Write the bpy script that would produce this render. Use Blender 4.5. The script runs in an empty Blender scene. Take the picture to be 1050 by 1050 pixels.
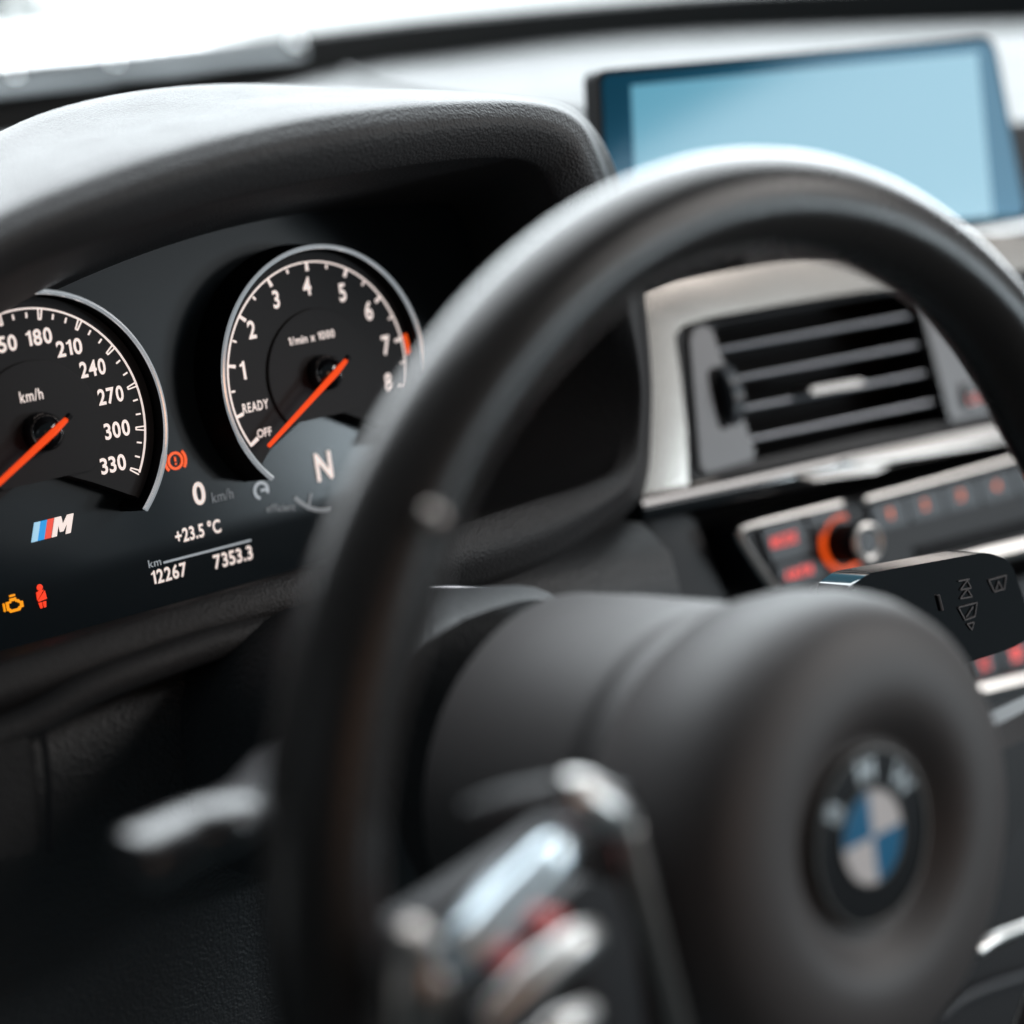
import bpy, bmesh, math, random
from mathutils import Vector, Matrix
random.seed(7)
sc = bpy.context.scene
COL = sc.collection
PI = math.pi
R = math.radians

# ------------------------------------------------------------------ frame of the instruments
# The column, wheel and cluster share one frame F (x right, y into the dash, h up the cluster
# face); it leans back TAU from the upright world.
TAU = R(12)
Z0 = 1.0                                   # height of the cluster centre above the ground
ROT = Matrix.Rotation(-TAU, 4, 'X')
OFF = Vector((0, 0, Z0))
def W(p): return (ROT @ Vector(p)) + OFF    # F -> world
def toF(p): return ROT.inverted() @ (Vector(p) - OFF)

# ------------------------------------------------------------------ camera
CAMF = Vector((-0.3665, -0.6706, 0.0689))
RT = Vector((0.7294, -0.6702, -0.1371)); DN = Vector((-0.2103, -0.0290, -0.9772)); FW = Vector((0.6510, 0.7416, -0.1621))
FPX = 2100.0
cd = bpy.data.cameras.new('camera'); cam = bpy.data.objects.new('camera', cd); COL.objects.link(cam)
m3 = Matrix((RT, -DN, -FW)).transposed().to_4x4()
cam.matrix_world = Matrix.Translation(W(CAMF)) @ ROT @ m3
cd.sensor_width = 36.0; cd.lens = FPX / 1050 * 36.0
cd.clip_start = 0.02; cd.clip_end = 500
cd.dof.use_dof = True; cd.dof.focus_distance = 0.775; cd.dof.aperture_fstop = 3.3
sc.camera = cam

# ------------------------------------------------------------------ world, lamps, exposure
wd = bpy.data.worlds.new('World'); sc.world = wd; wd.use_nodes = True
bg = wd.node_tree.nodes['Background']
bg.inputs[0].default_value = (0.68, 0.90, 1.0, 1); bg.inputs[1].default_value = 0.095
SKY_STRENGTH = 10.5
def area(name, loc, target, sx, sy, power, col):
    l = bpy.data.lights.new(name, 'AREA'); l.shape = 'RECTANGLE'; l.size = sx; l.size_y = sy
    l.energy = power; l.color = col
    o = bpy.data.objects.new(name, l); COL.objects.link(o)
    o.location = loc
    d = Vector(target) - Vector(loc)
    o.rotation_euler = d.to_track_quat('-Z', 'Y').to_euler()
    return o
area('passenger_window_light', (1.34, -1.75, Z0 + 0.29), (0.0, -1.55, Z0 + 0.24), 1.75, 0.50, 6.8, (0.92, 0.97, 1.0))
area('readout_glow_lamp', (1.36, -1.47, Z0 + 0.06), (0.1, 0.0, Z0 - 0.03), 0.28, 0.17, 6.0, (0.78, 0.92, 1.0))  # added lamp, there only for the reflected glow near the gear readout
area('upper_right_fill', (1.25, -1.15, Z0 + 0.80), (0.12, -0.25, Z0 - 0.10), 0.8, 0.40, 12.5, (1.0, 0.96, 0.93))  # added fill high on the right, brightens hub face and leather lip
area('driver_window_light', (-1.05, -0.45, Z0 + 0.40), (0.1, -0.15, Z0 - 0.08), 0.8, 0.4, 0.35, (0.85, 0.93, 1.0))
area('cabin_bounce_light', (0.0, -1.75, Z0 + 0.30), (0.1, -0.2, Z0 - 0.1), 1.0, 0.5, 1.9, (1.0, 0.50, 0.26))
sc.view_settings.view_transform = 'Standard'; sc.view_settings.look = 'None'
sc.view_settings.exposure = 0.0; sc.view_settings.gamma = 1.0; sc.view_settings.use_curve_mapping = False
sc.cycles.use_denoising = True
sc.cycles.max_bounces = 8

# ------------------------------------------------------------------ pixel rays of the reference camera
def ray(px, py):
    a = (px - 525) / FPX; b = (py - 525) / FPX
    return RT * a + DN * b + FW
def F(px, py, y=0.0):
    d = ray(px, py); s = (y - CAMF.y) / d.y; return CAMF + d * s
def Fpl(px, py, P, n):
    d = ray(px, py); s = (P - CAMF).dot(n) / d.dot(n); return CAMF + d * s
def pj(P):
    v = Vector(P) - CAMF; z = v.dot(FW)
    return Vector((525 + FPX * v.dot(RT) / z, 525 + FPX * v.dot(DN) / z))

# ------------------------------------------------------------------ materials
def mat(name, base, rough=0.5, metal=0.0, spec=0.5, emit=None, es=0.0, bump=None, coat=0.0, var=0.0):
    m = bpy.data.materials.new(name); m.use_nodes = True
    nt = m.node_tree; b = nt.nodes['Principled BSDF']
    b.inputs['Base Color'].default_value = (*base, 1); b.inputs['Roughness'].default_value = rough
    b.inputs['Metallic'].default_value = metal; b.inputs['Specular IOR Level'].default_value = spec
    b.inputs['Coat Weight'].default_value = coat; b.inputs['Coat Roughness'].default_value = 0.05
    if emit:
        b.inputs['Emission Color'].default_value = (*emit, 1); b.inputs['Emission Strength'].default_value = es
    tc = None
    if bump or var:
        tc = nt.nodes.new('ShaderNodeTexCoord')
    if bump:
        kind, scale, strength, dist = bump
        if kind == 'leather':
            t = nt.nodes.new('ShaderNodeTexVoronoi'); t.inputs['Scale'].default_value = scale
            t.feature = 'SMOOTH_F1'
            n2 = nt.nodes.new('ShaderNodeTexNoise'); n2.inputs['Scale'].default_value = scale * 0.6
            n2.inputs['Detail'].default_value = 4
            mx = nt.nodes.new('ShaderNodeMath'); mx.operation = 'ADD'
            nt.links.new(tc.outputs['Object'], t.inputs['Vector']); nt.links.new(tc.outputs['Object'], n2.inputs['Vector'])
            nt.links.new(t.outputs['Distance'], mx.inputs[0]); nt.links.new(n2.outputs['Fac'], mx.inputs[1])
            out = mx.outputs[0]
        elif kind == 'brush':
            mp = nt.nodes.new('ShaderNodeMapping'); mp.inputs['Scale'].default_value = (0.03, 1, 1)
            t = nt.nodes.new('ShaderNodeTexNoise'); t.inputs['Scale'].default_value = scale; t.inputs['Detail'].default_value = 3
            nt.links.new(tc.outputs['Object'], mp.inputs['Vector']); nt.links.new(mp.outputs[0], t.inputs['Vector'])
            out = t.outputs['Fac']
        else:
            t = nt.nodes.new('ShaderNodeTexNoise'); t.inputs['Scale'].default_value = scale; t.inputs['Detail'].default_value = 5
            nt.links.new(tc.outputs['Object'], t.inputs['Vector'])
            out = t.outputs['Fac']
        bp = nt.nodes.new('ShaderNodeBump'); bp.inputs['Strength'].default_value = strength; bp.inputs['Distance'].default_value = dist
        nt.links.new(out, bp.inputs['Height']); nt.links.new(bp.outputs[0], b.inputs['Normal'])
    if var:                                                     # uneven wear of the gloss
        n3 = nt.nodes.new('ShaderNodeTexNoise'); n3.inputs['Scale'].default_value = 35; n3.inputs['Detail'].default_value = 3
        mr = nt.nodes.new('ShaderNodeMapRange'); mr.inputs['To Min'].default_value = max(0.03, rough - var); mr.inputs['To Max'].default_value = rough + var
        nt.links.new(tc.outputs['Object'], n3.inputs['Vector']); nt.links.new(n3.outputs['Fac'], mr.inputs['Value'])
        nt.links.new(mr.outputs[0], b.inputs['Roughness'])
    return m

M = {}
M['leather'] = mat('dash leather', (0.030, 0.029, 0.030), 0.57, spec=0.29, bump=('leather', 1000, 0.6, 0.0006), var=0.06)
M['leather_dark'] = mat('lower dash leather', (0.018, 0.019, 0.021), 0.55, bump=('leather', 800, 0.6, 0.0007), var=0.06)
M['rim_leather'] = mat('wheel rim leather', (0.016, 0.0145, 0.014), 0.27, spec=0.21, bump=('leather', 1100, 0.15, 0.0003), var=0.05)
M['pad'] = mat('soft black pad', (0.047, 0.043, 0.043), 0.55, spec=0.36, bump=('noise', 1500, 0.1, 0.0002))
M['plastic'] = mat('matte black plastic', (0.012, 0.012, 0.014), 0.5, spec=0.3, bump=('noise', 1200, 0.1, 0.0002))
M['panel'] = mat('cluster panel', (0.009, 0.014, 0.018), 0.18, spec=0.16)
M['dial'] = mat('dial plate', (0.021, 0.020, 0.021), 0.6, spec=0.15)
M['black'] = mat('deep black plastic', (0.004, 0.004, 0.005), 0.6, spec=0.12)
M['stalk'] = mat('stalk plastic', (0.02, 0.02, 0.022), 0.3, spec=0.9)
M['gloss'] = mat('piano black', (0.005, 0.005, 0.006), 0.08, coat=0.6)
M['silver'] = mat('satin aluminium trim', (0.165, 0.153, 0.141), 0.24, metal=0.92, bump=('brush', 900, 0.12, 0.0003))
M['grey_plate'] = mat('warm grey plate', (0.10, 0.096, 0.097), 0.42, metal=0.7)
M['dash_top'] = mat('dash top', (0.036, 0.037, 0.038), 0.60, spec=0.45, bump=('leather', 700, 0.4, 0.0006), var=0.06)
M['dark_satin'] = mat('dark satin trim', (0.24, 0.215, 0.20), 0.32, metal=1.0)
M['slat'] = mat('dark grey slat', (0.36, 0.375, 0.41), 0.38, metal=0.8)
M['pod'] = mat('key pod sky sheen', (0.58, 0.66, 0.71), 0.3, metal=1.0)  # reflected sky put into the pale blue metal colour
M['chrome'] = mat('chrome', (0.97, 0.97, 0.97), 0.25, metal=1.0)
M['satin'] = mat('satin chrome', (0.48, 0.47, 0.46), 0.34, metal=1.0)
M['button'] = mat('grey black button', (0.045, 0.050, 0.058), 0.42, spec=0.35)
M['white_lit'] = mat('backlit white', (0.5, 0.45, 0.42), 0.6, emit=(1.0, 0.84, 0.78), es=0.72)
M['grey_lit'] = mat('dim backlit grey', (0.2, 0.2, 0.2), 0.6, emit=(0.75, 0.82, 0.9), es=0.16)
M['mid_lit'] = mat('backlit grey', (0.3, 0.3, 0.3), 0.6, emit=(0.75, 0.85, 0.95), es=0.33)
M['needle'] = mat('lit orange needle', (0.7, 0.08, 0.02), 0.35, emit=(1.0, 0.07, 0.01), es=0.75)
M['orange'] = mat('lit orange', (0.4, 0.06, 0.01), 0.5, emit=(1.0, 0.10, 0.01), es=0.9)
M['amber'] = mat('lit amber', (0.4, 0.12, 0.01), 0.5, emit=(1.0, 0.34, 0.0), es=0.95)
M['red_icon'] = mat('lit red icon', (0.4, 0.03, 0.01), 0.5, emit=(1.0, 0.045, 0.01), es=0.9)
M['preset'] = mat('dim orange print', (0.3, 0.06, 0.03), 0.5, emit=(1.0, 0.22, 0.09), es=0.85)
M['bezel'] = mat('chrome ring with added glow', (0.95, 0.96, 0.97), 0.25, metal=1.0, emit=(0.85, 0.93, 1.0), es=0.26)  # weak glow added to brighten the chrome; the ring is no lamp
M['red'] = mat('lit red', (0.4, 0.03, 0.02), 0.5, emit=(1.0, 0.10, 0.09), es=0.9)
M['red_dim'] = mat('dim lit red', (0.3, 0.03, 0.02), 0.5, emit=(1.0, 0.13, 0.09), es=0.50)
M['red_faint'] = mat('faint lit red', (0.25, 0.05, 0.05), 0.5, emit=(1.0, 0.16, 0.16), es=0.16)
M['icon'] = mat('grey icon print', (0.09, 0.08, 0.08), 0.6, spec=0.2)
M['blue_light'] = mat('light blue stripe', (0.35, 0.62, 0.85), 0.5, emit=(0.45, 0.8, 1.0), es=0.45)
M['blue_mid'] = mat('blue stripe', (0.02, 0.2, 0.5), 0.5, emit=(0.0, 0.36, 0.85), es=0.6)
M['red_stripe'] = mat('red stripe', (0.5, 0.05, 0.03), 0.5, emit=(1.0, 0.07, 0.03), es=0.65)
M['emblem_blue'] = mat('emblem blue enamel', (0.0, 0.12, 0.26), 0.3, coat=0.4)
M['emblem_white'] = mat('emblem white enamel', (0.60, 0.58, 0.58), 0.25, coat=0.4)
M['emblem_black'] = mat('emblem black enamel', (0.004, 0.004, 0.005), 0.3, spec=0.25)
M['screen'] = mat('lit screen', (0.01, 0.03, 0.04), 0.11, spec=1.0, coat=0.8, emit=(0.18, 0.58, 0.80), es=0.58)  # screen glow, raised to make up for part of the window reflection
TINT = (0.42, 0.80, 1.0, 1)
M['screen_rim'] = mat('screen border glass', (0.002, 0.07, 0.11), 0.11, spec=1.0, coat=0.8)
for k_ in ('screen_rim',): M[k_].node_tree.nodes['Principled BSDF'].inputs['Specular Tint'].default_value = TINT; M[k_].node_tree.nodes['Principled BSDF'].inputs['Coat Tint'].default_value = TINT
M['paint'] = mat('white car paint', (0.85, 0.86, 0.87), 0.25, coat=0.5)
M['frit'] = mat('black windscreen edge', (0.010, 0.012, 0.013), 0.5, spec=0.2)
M['cowl'] = mat('grey cowl plastic', (0.07, 0.085, 0.095), 0.6, spec=0.25)
M['leaf'] = mat('hedge leaf', (0.03, 0.08, 0.045), 0.5)
M['stem'] = mat('bark', (0.07, 0.05, 0.035), 0.8)
M['ground'] = mat('pale concrete', (0.50, 0.50, 0.49), 0.8, bump=('noise', 6, 0.2, 0.01))

# ------------------------------------------------------------------ objects
def place(o, base):
    o.matrix_world = Matrix.Translation(W(base)) @ ROT
    o['base'] = tuple(base)
def tag(o, label, cat, group=None, kind=None):
    if label: o['label'] = label
    if cat: o['category'] = cat
    if group: o['group'] = group
    if kind: o['kind'] = kind
BASE = {}
def thing(name, label, cat, base, group=None):
    o = bpy.data.objects.new(name, None); COL.objects.link(o)
    o.matrix_world = Matrix.Translation(W(base)) @ ROT
    BASE[o.name] = Vector(base); o.empty_display_size = 0.02
    tag(o, label, cat, group); return o
def obj(name, bm, m, parent=None, base=(0, 0, 0), smooth=True, label=None, wn=True):
    """One mesh object; bm holds coordinates of the frame F."""
    if parent is not None: base = BASE[parent.name]
    base = Vector(base)
    bmesh.ops.recalc_face_normals(bm, faces=bm.faces)
    for v in bm.verts: v.co -= base
    me = bpy.data.meshes.new(name); bm.to_mesh(me); bm.free()
    if smooth:
        me.polygons.foreach_set('use_smooth', [True] * len(me.polygons))
        try: me.set_sharp_from_angle(angle=R(40))
        except Exception: pass
    me.materials.append(M[m] if isinstance(m, str) else m)
    o = bpy.data.objects.new(name, me); COL.objects.link(o)
    if smooth and wn:
        wm = o.modifiers.new('weighted normals', 'WEIGHTED_NORMAL'); wm.keep_sharp = True
    if parent is None: o.matrix_world = Matrix.Translation(W(base)) @ ROT
    else: o.parent = parent
    BASE[o.name] = base
    if label: o['label'] = label
    return o

def rounded(pts, r, n=5):
    """Round the corners of a closed polygon of F points."""
    if not isinstance(r, (list, tuple)): r = [r] * len(pts)
    out = []; N = len(pts)
    for i, p in enumerate(pts):
        a = pts[i - 1] - p; b = pts[(i + 1) % N] - p
        rr = min(r[i], a.length * 0.48, b.length * 0.48)
        if rr < 1e-6: out.append(p.copy()); continue
        p0 = p + a.normalized() * rr; p2 = p + b.normalized() * rr
        for k in range(n + 1):
            t = k / n; out.append(p0 * (1 - t) ** 2 + p * 2 * t * (1 - t) + p2 * t * t)
    return out
def prism(bm, pts, depth, bevel=0.0, seg=2, d=Vector((0, 1, 0))):
    """Solid with front outline pts, going back by depth along d."""
    b2 = bmesh.new()
    f = [b2.verts.new(p) for p in pts]; g = [b2.verts.new(p + d * depth) for p in pts]
    N = len(pts)
    ff = b2.faces.new(f); b2.faces.new(g[::-1])
    for i in range(N): b2.faces.new((f[i], g[i], g[(i + 1) % N], f[(i + 1) % N]))
    if bevel > 0:
        bmesh.ops.bevel(b2, geom=list(ff.edges), offset=bevel, segments=seg, profile=0.5, affect='EDGES', clamp_overlap=True)
    join(bm, b2)
def join(bm, b2):
    me = bpy.data.meshes.new('tmp'); b2.to_mesh(me); b2.free(); bm.from_mesh(me); bpy.data.meshes.remove(me)
def frame_prism(bm, outer, inner, depth, d=Vector((0, 1, 0)), bevel=0.0, seg=3):
    """Ring between two outlines with the same number of points."""
    b2 = bmesh.new(); N = len(outer)
    o1 = [b2.verts.new(p) for p in outer]; i1 = [b2.verts.new(p) for p in inner]
    o2 = [b2.verts.new(p + d * depth) for p in outer]; i2 = [b2.verts.new(p + d * depth) for p in inner]
    for k in range(N):
        j = (k + 1) % N
        b2.faces.new((o1[k], o1[j], i1[j], i1[k])); b2.faces.new((o2[k], i2[k], i2[j], o2[j]))
        b2.faces.new((o1[k], o2[k], o2[j], o1[j])); b2.faces.new((i1[k], i1[j], i2[j], i2[k]))
    b2.edges.ensure_lookup_table()
    if bevel > 0:
        s1 = set(o1); s2 = set(i1)
        es = [e for e in b2.edges if (e.verts[0] in s1 and e.verts[1] in s1) or (e.verts[0] in s2 and e.verts[1] in s2)]
        bmesh.ops.bevel(b2, geom=es, offset=bevel, segments=seg, profile=0.5, affect='EDGES', clamp_overlap=True)
    join(bm, b2)
def loft(bm, secs, closed_u=False, closed_v=False):
    rows = [[bm.verts.new(p) for p in s] for s in secs]
    nu = len(rows); nv = len(rows[0])
    for i in range(nu if closed_u else nu - 1):
        a = rows[i]; b = rows[(i + 1) % nu]
        for k in range(nv if closed_v else nv - 1):
            l = (k + 1) % nv
            bm.faces.new((a[k], a[l], b[l], b[k]))
    return rows
def cap(bm, ring): bm.faces.new(ring)
def cr(pts, n):
    """Catmull-Rom resample of an open list of points."""
    out = []; N = len(pts)
    for i in range(N - 1):
        p0 = pts[max(i - 1, 0)]; p1 = pts[i]; p2 = pts[i + 1]; p3 = pts[min(i + 2, N - 1)]
        for k in range(n):
            t = k / n
            out.append(0.5 * ((2 * p1) + (p2 - p0) * t + (2 * p0 - 5 * p1 + 4 * p2 - p3) * t * t + (3 * p1 - p0 - 3 * p2 + p3) * t ** 3))
    out.append(pts[-1].copy()); return out
def tube(bm, pts, rad, n=12, closed=False, flat=1.0, up=None):
    secs = []; N = len(pts)
    for i, p in enumerate(pts):
        a = pts[i - 1] if (i > 0 or closed) else p; b = pts[(i + 1) % N] if (i < N - 1 or closed) else p
        t = (b - a).normalized()
        u = (up or Vector((0, 0, 1)))
        s = t.cross(u)
        if s.length < 1e-4: s = t.cross(Vector((0, 1, 0)))
        s.normalize(); w = s.cross(t).normalized()
        r = rad[i] if isinstance(rad, (list, tuple)) else rad
        secs.append([p + s * (r * math.cos(2 * PI * k / n)) + w * (r * flat * math.sin(2 * PI * k / n)) for k in range(n)])
    rows = loft(bm, secs, closed_u=closed, closed_v=True)
    if not closed: cap(bm, rows[0]); cap(bm, rows[-1])
def lathe(bm, cx, ch, prof, n=48, sq=0.0, closed=False):
    """Profile (radius, y) turned about the axis through (cx, ch) that runs along y."""
    secs = []
    for r, y in prof:
        secs.append([Vector((cx + r * math.sin(2 * PI * k / n), y, ch + r * math.cos(2 * PI * k / n))) for k in range(n)])
    rows = loft(bm, secs, closed_v=True)
    cap(bm, rows[0]); cap(bm, rows[-1])
def pol(cx, ch, r, a, y): return Vector((cx + r * math.sin(a), y, ch + r * math.cos(a)))   # a clockwise from up
def arc_band(bm, cx, ch, r0, r1, a0, a1, y, t=0.0004, n=60):
    o = [pol(cx, ch, r1, a0 + (a1 - a0) * k / n, y) for k in range(n + 1)]
    i = [pol(cx, ch, r0, a0 + (a1 - a0) * k / n, y) for k in range(n + 1)]
    d = Vector((0, t, 0))
    secs = [[o[k], i[k], i[k] + d, o[k] + d] for k in range(n + 1)]
    rows = loft(bm, secs, closed_v=True); cap(bm, rows[0]); cap(bm, rows[-1])
def bar(bm, a, b, w, y=None, t=0.0004, w2=None):
    """Flat stroke from a to b in the face of the panel."""
    d = (b - a).normalized(); s = Vector((-d.z, 0, d.x)); w2 = w if w2 is None else w2
    prism(bm, [a + s * w / 2, b + s * w2 / 2, b - s * w2 / 2, a - s * w / 2], t)

def px_scale(P, ax):
    e = 0.001; return (pj(P + ax * e) - pj(P)).length / e
ONE = [(0.225, 0), (0.225, 0.53), (0.08, 0.50), (0.08, 0.585), (0.20, 0.625), (0.265, 0.70), (0.375, 0.70), (0.375, 0)]
GLYPH = {}
def glyph(ch, bold):
    """Flat outline mesh of one character, kept as vertices and faces."""
    key = (ch, bold)
    if key in GLYPH: return GLYPH[key]
    if ch == '1':
        k = 1.0
        vs = [(x * k, y * k) for x, y in ONE]; fs = [tuple(range(len(vs)))[::-1]]
    else:
        cu = bpy.data.curves.new('t', 'FONT'); cu.body = ch; cu.size = 1.0; cu.offset = bold; cu.resolution_u = 4
        to = bpy.data.objects.new('t', cu); COL.objects.link(to)
        dg = bpy.context.evaluated_depsgraph_get(); dg.update()
        me = bpy.data.meshes.new_from_object(to.evaluated_get(dg))
        bpy.data.objects.remove(to); bpy.data.curves.remove(cu)
        vs = [(v.co.x, v.co.y) for v in me.vertices]; fs = [tuple(p.vertices) for p in me.polygons]
        bpy.data.meshes.remove(me)
    GLYPH[key] = (vs, fs); return GLYPH[key]
def text_bm(s, c, hpx, wpx=None, ex=Vector((1, 0, 0)), eh=Vector((0, 0, 1)), bold=0.026, t=0.0004, shear=0.0, rot=0.0, aspect=0.85, hm=None):
    """Writing centred at c in the plane (ex, eh); hpx / wpx its size in the photograph."""
    V = []; FC = []; pen = 0.0
    for ch in s:
        if ch == ' ': pen += 0.26; continue
        vs, fs = glyph(ch, bold); x0 = min(v[0] for v in vs); x1 = max(v[0] for v in vs); n0 = len(V)
        V += [(v[0] - x0 + pen, v[1]) for v in vs]; FC += [tuple(i + n0 for i in f) for f in fs]
        pen += x1 - x0 + 0.085
    x0 = min(v[0] for v in V); x1 = max(v[0] for v in V); y0 = min(v[1] for v in V); y1 = max(v[1] for v in V)
    H = hm if hm else hpx / px_scale(c, eh)
    sy = H / (y1 - y0); sx = (wpx / px_scale(c, ex)) / (x1 - x0) if wpx else sy * aspect
    cr_, sr_ = math.cos(rot), math.sin(rot)
    bm = bmesh.new(); out = []
    for x, y in V:
        b = (y - (y0 + y1) / 2) * sy; a = (x - (x0 + x1) / 2) * sx + b * shear
        out.append(bm.verts.new(c + ex * (a * cr_ + b * sr_) + eh * (-a * sr_ + b * cr_)))
    for f in FC:
        try: bm.faces.new([out[i] for i in f])
        except ValueError: pass
    return bm

# ================================================================== SETTING
bm = bmesh.new()                                              # pale sky ahead of the car
Rs = 120.0; rows = []
for i in range(13):
    el = R(-1 + 77 * i / 12)
    rows.append([Vector((Rs * math.cos(el) * math.sin(az), Rs * math.cos(el) * math.cos(az), Rs * math.sin(el) + 0.0)) for az in [R(-12 + 92 * k / 40) for k in range(41)]])
loft(bm, rows)
sky_m = bpy.data.materials.new('overcast sky'); sky_m.use_nodes = True
nt = sky_m.node_tree; nt.nodes.clear()
e = nt.nodes.new('ShaderNodeEmission'); e.inputs[0].default_value = (0.90, 0.96, 1.0, 1); e.inputs[1].default_value = SKY_STRENGTH
o_ = nt.nodes.new('ShaderNodeOutputMaterial'); nt.links.new(e.outputs[0], o_.inputs[0])
me = bpy.data.meshes.new('sky'); bm.to_mesh(me); bm.free(); me.materials.append(sky_m)
sky = bpy.data.objects.new('sky', me); COL.objects.link(sky); tag(sky, 'bright white overcast sky ahead of the car', 'sky', kind='structure')
bm = bmesh.new(); g = 130
bmesh.ops.create_grid(bm, x_segments=8, y_segments=8, size=g, matrix=Matrix.Translation((0, g + 1.2, 0)))
me = bpy.data.meshes.new('ground'); bm.to_mesh(me); bm.free(); me.materials.append(M['ground'])
gr = bpy.data.objects.new('ground', me); COL.objects.link(gr); tag(gr, 'pale overexposed concrete ground ahead of the car', 'ground', kind='structure')

def Wo(name, bm, m, label, cat, smooth=True):
    """Mesh in world coordinates, top-level."""
    bmesh.ops.recalc_face_normals(bm, faces=bm.faces)
    me = bpy.data.meshes.new(name); bm.to_mesh(me); bm.free(); me.materials.append(M[m])
    if smooth: me.polygons.foreach_set('use_smooth', [True] * len(me.polygons))
    o = bpy.data.objects.new(name, me); COL.objects.link(o); tag(o, label, cat); return o
def Wpx(px, py, y):
    """Point of the pixel ray at world depth y."""
    c = W(CAMF); d = ROT.to_3x3() @ ray(px, py); s = (y - c.y) / d.y; return c + d * s

# white bonnet beyond the windscreen
rows = []
for j in range(9):
    v = j / 8; y = 0.625 + 1.165 * v
    row = []
    for i in range(25):
        u = -1.1 + 2.6 * i / 24
        xx = (u - 0.2) / 1.0
        z = Z0 + 0.045 - 0.10 * v * v + 0.012 * math.sin(PI * v) - 0.05 * xx * xx + 0.008 * math.exp(-((xx - 0.45 + 0.1 * v) / 0.05) ** 2)
        row.append(Vector((u, y, z)))
    rows.append(row)
bm = bmesh.new(); top = loft(bm, rows); bot = loft(bm, [[p - Vector((0, 0, 0.02)) for p in r_] for r_ in rows])
Wo('car_bonnet', bm, 'paint', 'white car bonnet seen through the windscreen beyond the dashboard', 'car bonnet')

# hedge, out of focus at the top left
bm = bmesh.new()
hb = Wpx(20, -18, 5.5)
for k in range(1500):
    a = random.uniform(0, 2 * PI); rr = random.random() ** 0.5
    lump = 0.75 + 0.25 * math.sin(5 * a + 1) * math.cos(3 * a)
    c = Vector((hb.x - 0.68 + 0.85 * lump * rr * math.cos(a), hb.y + 0.6 * lump * rr * math.sin(a), random.uniform(0.15, 1.05 + 0.35 * lump * math.sqrt(max(0, 1 - rr * rr)))))
    n = Vector((random.gauss(0, 1), random.gauss(0, 1), random.gauss(0.4, 1))).normalized(); t_ = n.orthogonal().normalized(); s_ = n.cross(t_)
    L = random.uniform(0.04, 0.08)
    vs = [bm.verts.new(c + t_ * L), bm.verts.new(c + s_ * L * 0.45), bm.verts.new(c - t_ * L), bm.verts.new(c - s_ * L * 0.45)]
    bm.faces.new(vs)
hedge = bpy.data.objects.new('shrub', None); COL.objects.link(hedge); hedge.location = (hb.x - 0.75, hb.y, 0)
tag(hedge, 'dark green shrub far outside at the top left, out of focus', 'shrub')
fo = Wo('foliage', bm, 'leaf', None, None, False); fo.parent = hedge; fo.matrix_parent_inverse = Matrix.Translation(-Vector((hb.x - 0.75, hb.y, 0)))
bm = bmesh.new()
tube(bm, [Vector((hb.x - 0.75, hb.y, -0.02)), Vector((hb.x - 0.72, hb.y, 0.5)), Vector((hb.x - 0.78, hb.y, 0.95))], [0.03, 0.022, 0.01], 8, up=Vector((0, 1, 0)))
st = Wo('stem', bm, 'stem', None, None); st.parent = hedge; st.matrix_parent_inverse = Matrix.Translation(-Vector((hb.x - 0.75, hb.y, 0)))

# ================================================================== WINDSCREEN (frit band, wiper rest, glass)
ws = bpy.data.objects.new('windscreen', None); COL.objects.link(ws); ws.location = (0.4, 0.6, Z0 + 0.03)
tag(ws, 'car windscreen with black lower edge above the dashboard', 'windscreen')
def Wpart(name, bm, m, parent, smooth=True):
    bmesh.ops.recalc_face_normals(bm, faces=bm.faces)
    for v in bm.verts: v.co -= parent.location
    me = bpy.data.meshes.new(name); bm.to_mesh(me); bm.free(); me.materials.append(M[m] if isinstance(m, str) else m)
    if smooth:
        me.polygons.foreach_set('use_smooth', [True] * len(me.polygons))
        try: me.set_sharp_from_angle(angle=R(40))
        except Exception: pass
    o = bpy.data.objects.new(name, me); COL.objects.link(o); o.parent = parent; return o
YB = 0.60
topl = [(-200, 97), (0, 73), (150, 57), (300, 38), (384, 27), (450, 19), (620, 2), (800, -12), (1050, -22), (1300, -28)]
botl = [(-200, 172), (0, 142), (150, 116), (300, 88), (384, 72), (450, 64), (620, 45), (800, 36), (1050, 30), (1300, 28)]
T_ = cr([Wpx(x, y, YB + 0.004) for x, y in topl], 6); B_ = cr([Wpx(x, y, YB) for x, y in botl], 6)
bm = bmesh.new(); fr = Vector((0, 0.006, 0.003))
secs = [[t_, b_, b_ + fr, t_ + fr] for t_, b_ in zip(T_, B_)]
r_ = loft(bm, secs, closed_v=True); cap(bm, r_[0]); cap(bm, r_[-1])
Wpart('black_edge', bm, 'frit', ws)
# glass sheet rising back over the dashboard
gm = bpy.data.materials.new('windscreen glass'); gm.use_nodes = True; nt = gm.node_tree; nt.nodes.clear()
tr = nt.nodes.new('ShaderNodeBsdfTransparent'); tr.inputs[0].default_value = (0.95, 0.97, 0.97, 1)
gl = nt.nodes.new('ShaderNodeBsdfGlossy'); gl.inputs['Roughness'].default_value = 0.02
mx = nt.nodes.new('ShaderNodeMixShader'); mx.inputs[0].default_value = 0.05
o_ = nt.nodes.new('ShaderNodeOutputMaterial')
nt.links.new(tr.outputs[0], mx.inputs[1]); nt.links.new(gl.outputs[0], mx.inputs[2]); nt.links.new(mx.outputs[0], o_.inputs[0])
bm = bmesh.new(); up = Vector((0, -0.62, 0.36)); th = Vector((0, 0.002, 0.004))
secs = [[p + Vector((0, 0.004, 0.004)), p + up * 0.5 + Vector((0, 0, 0.02)), p + up] for p in T_]
loft(bm, secs)
Wpart('glass', bm, gm, ws)
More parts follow.
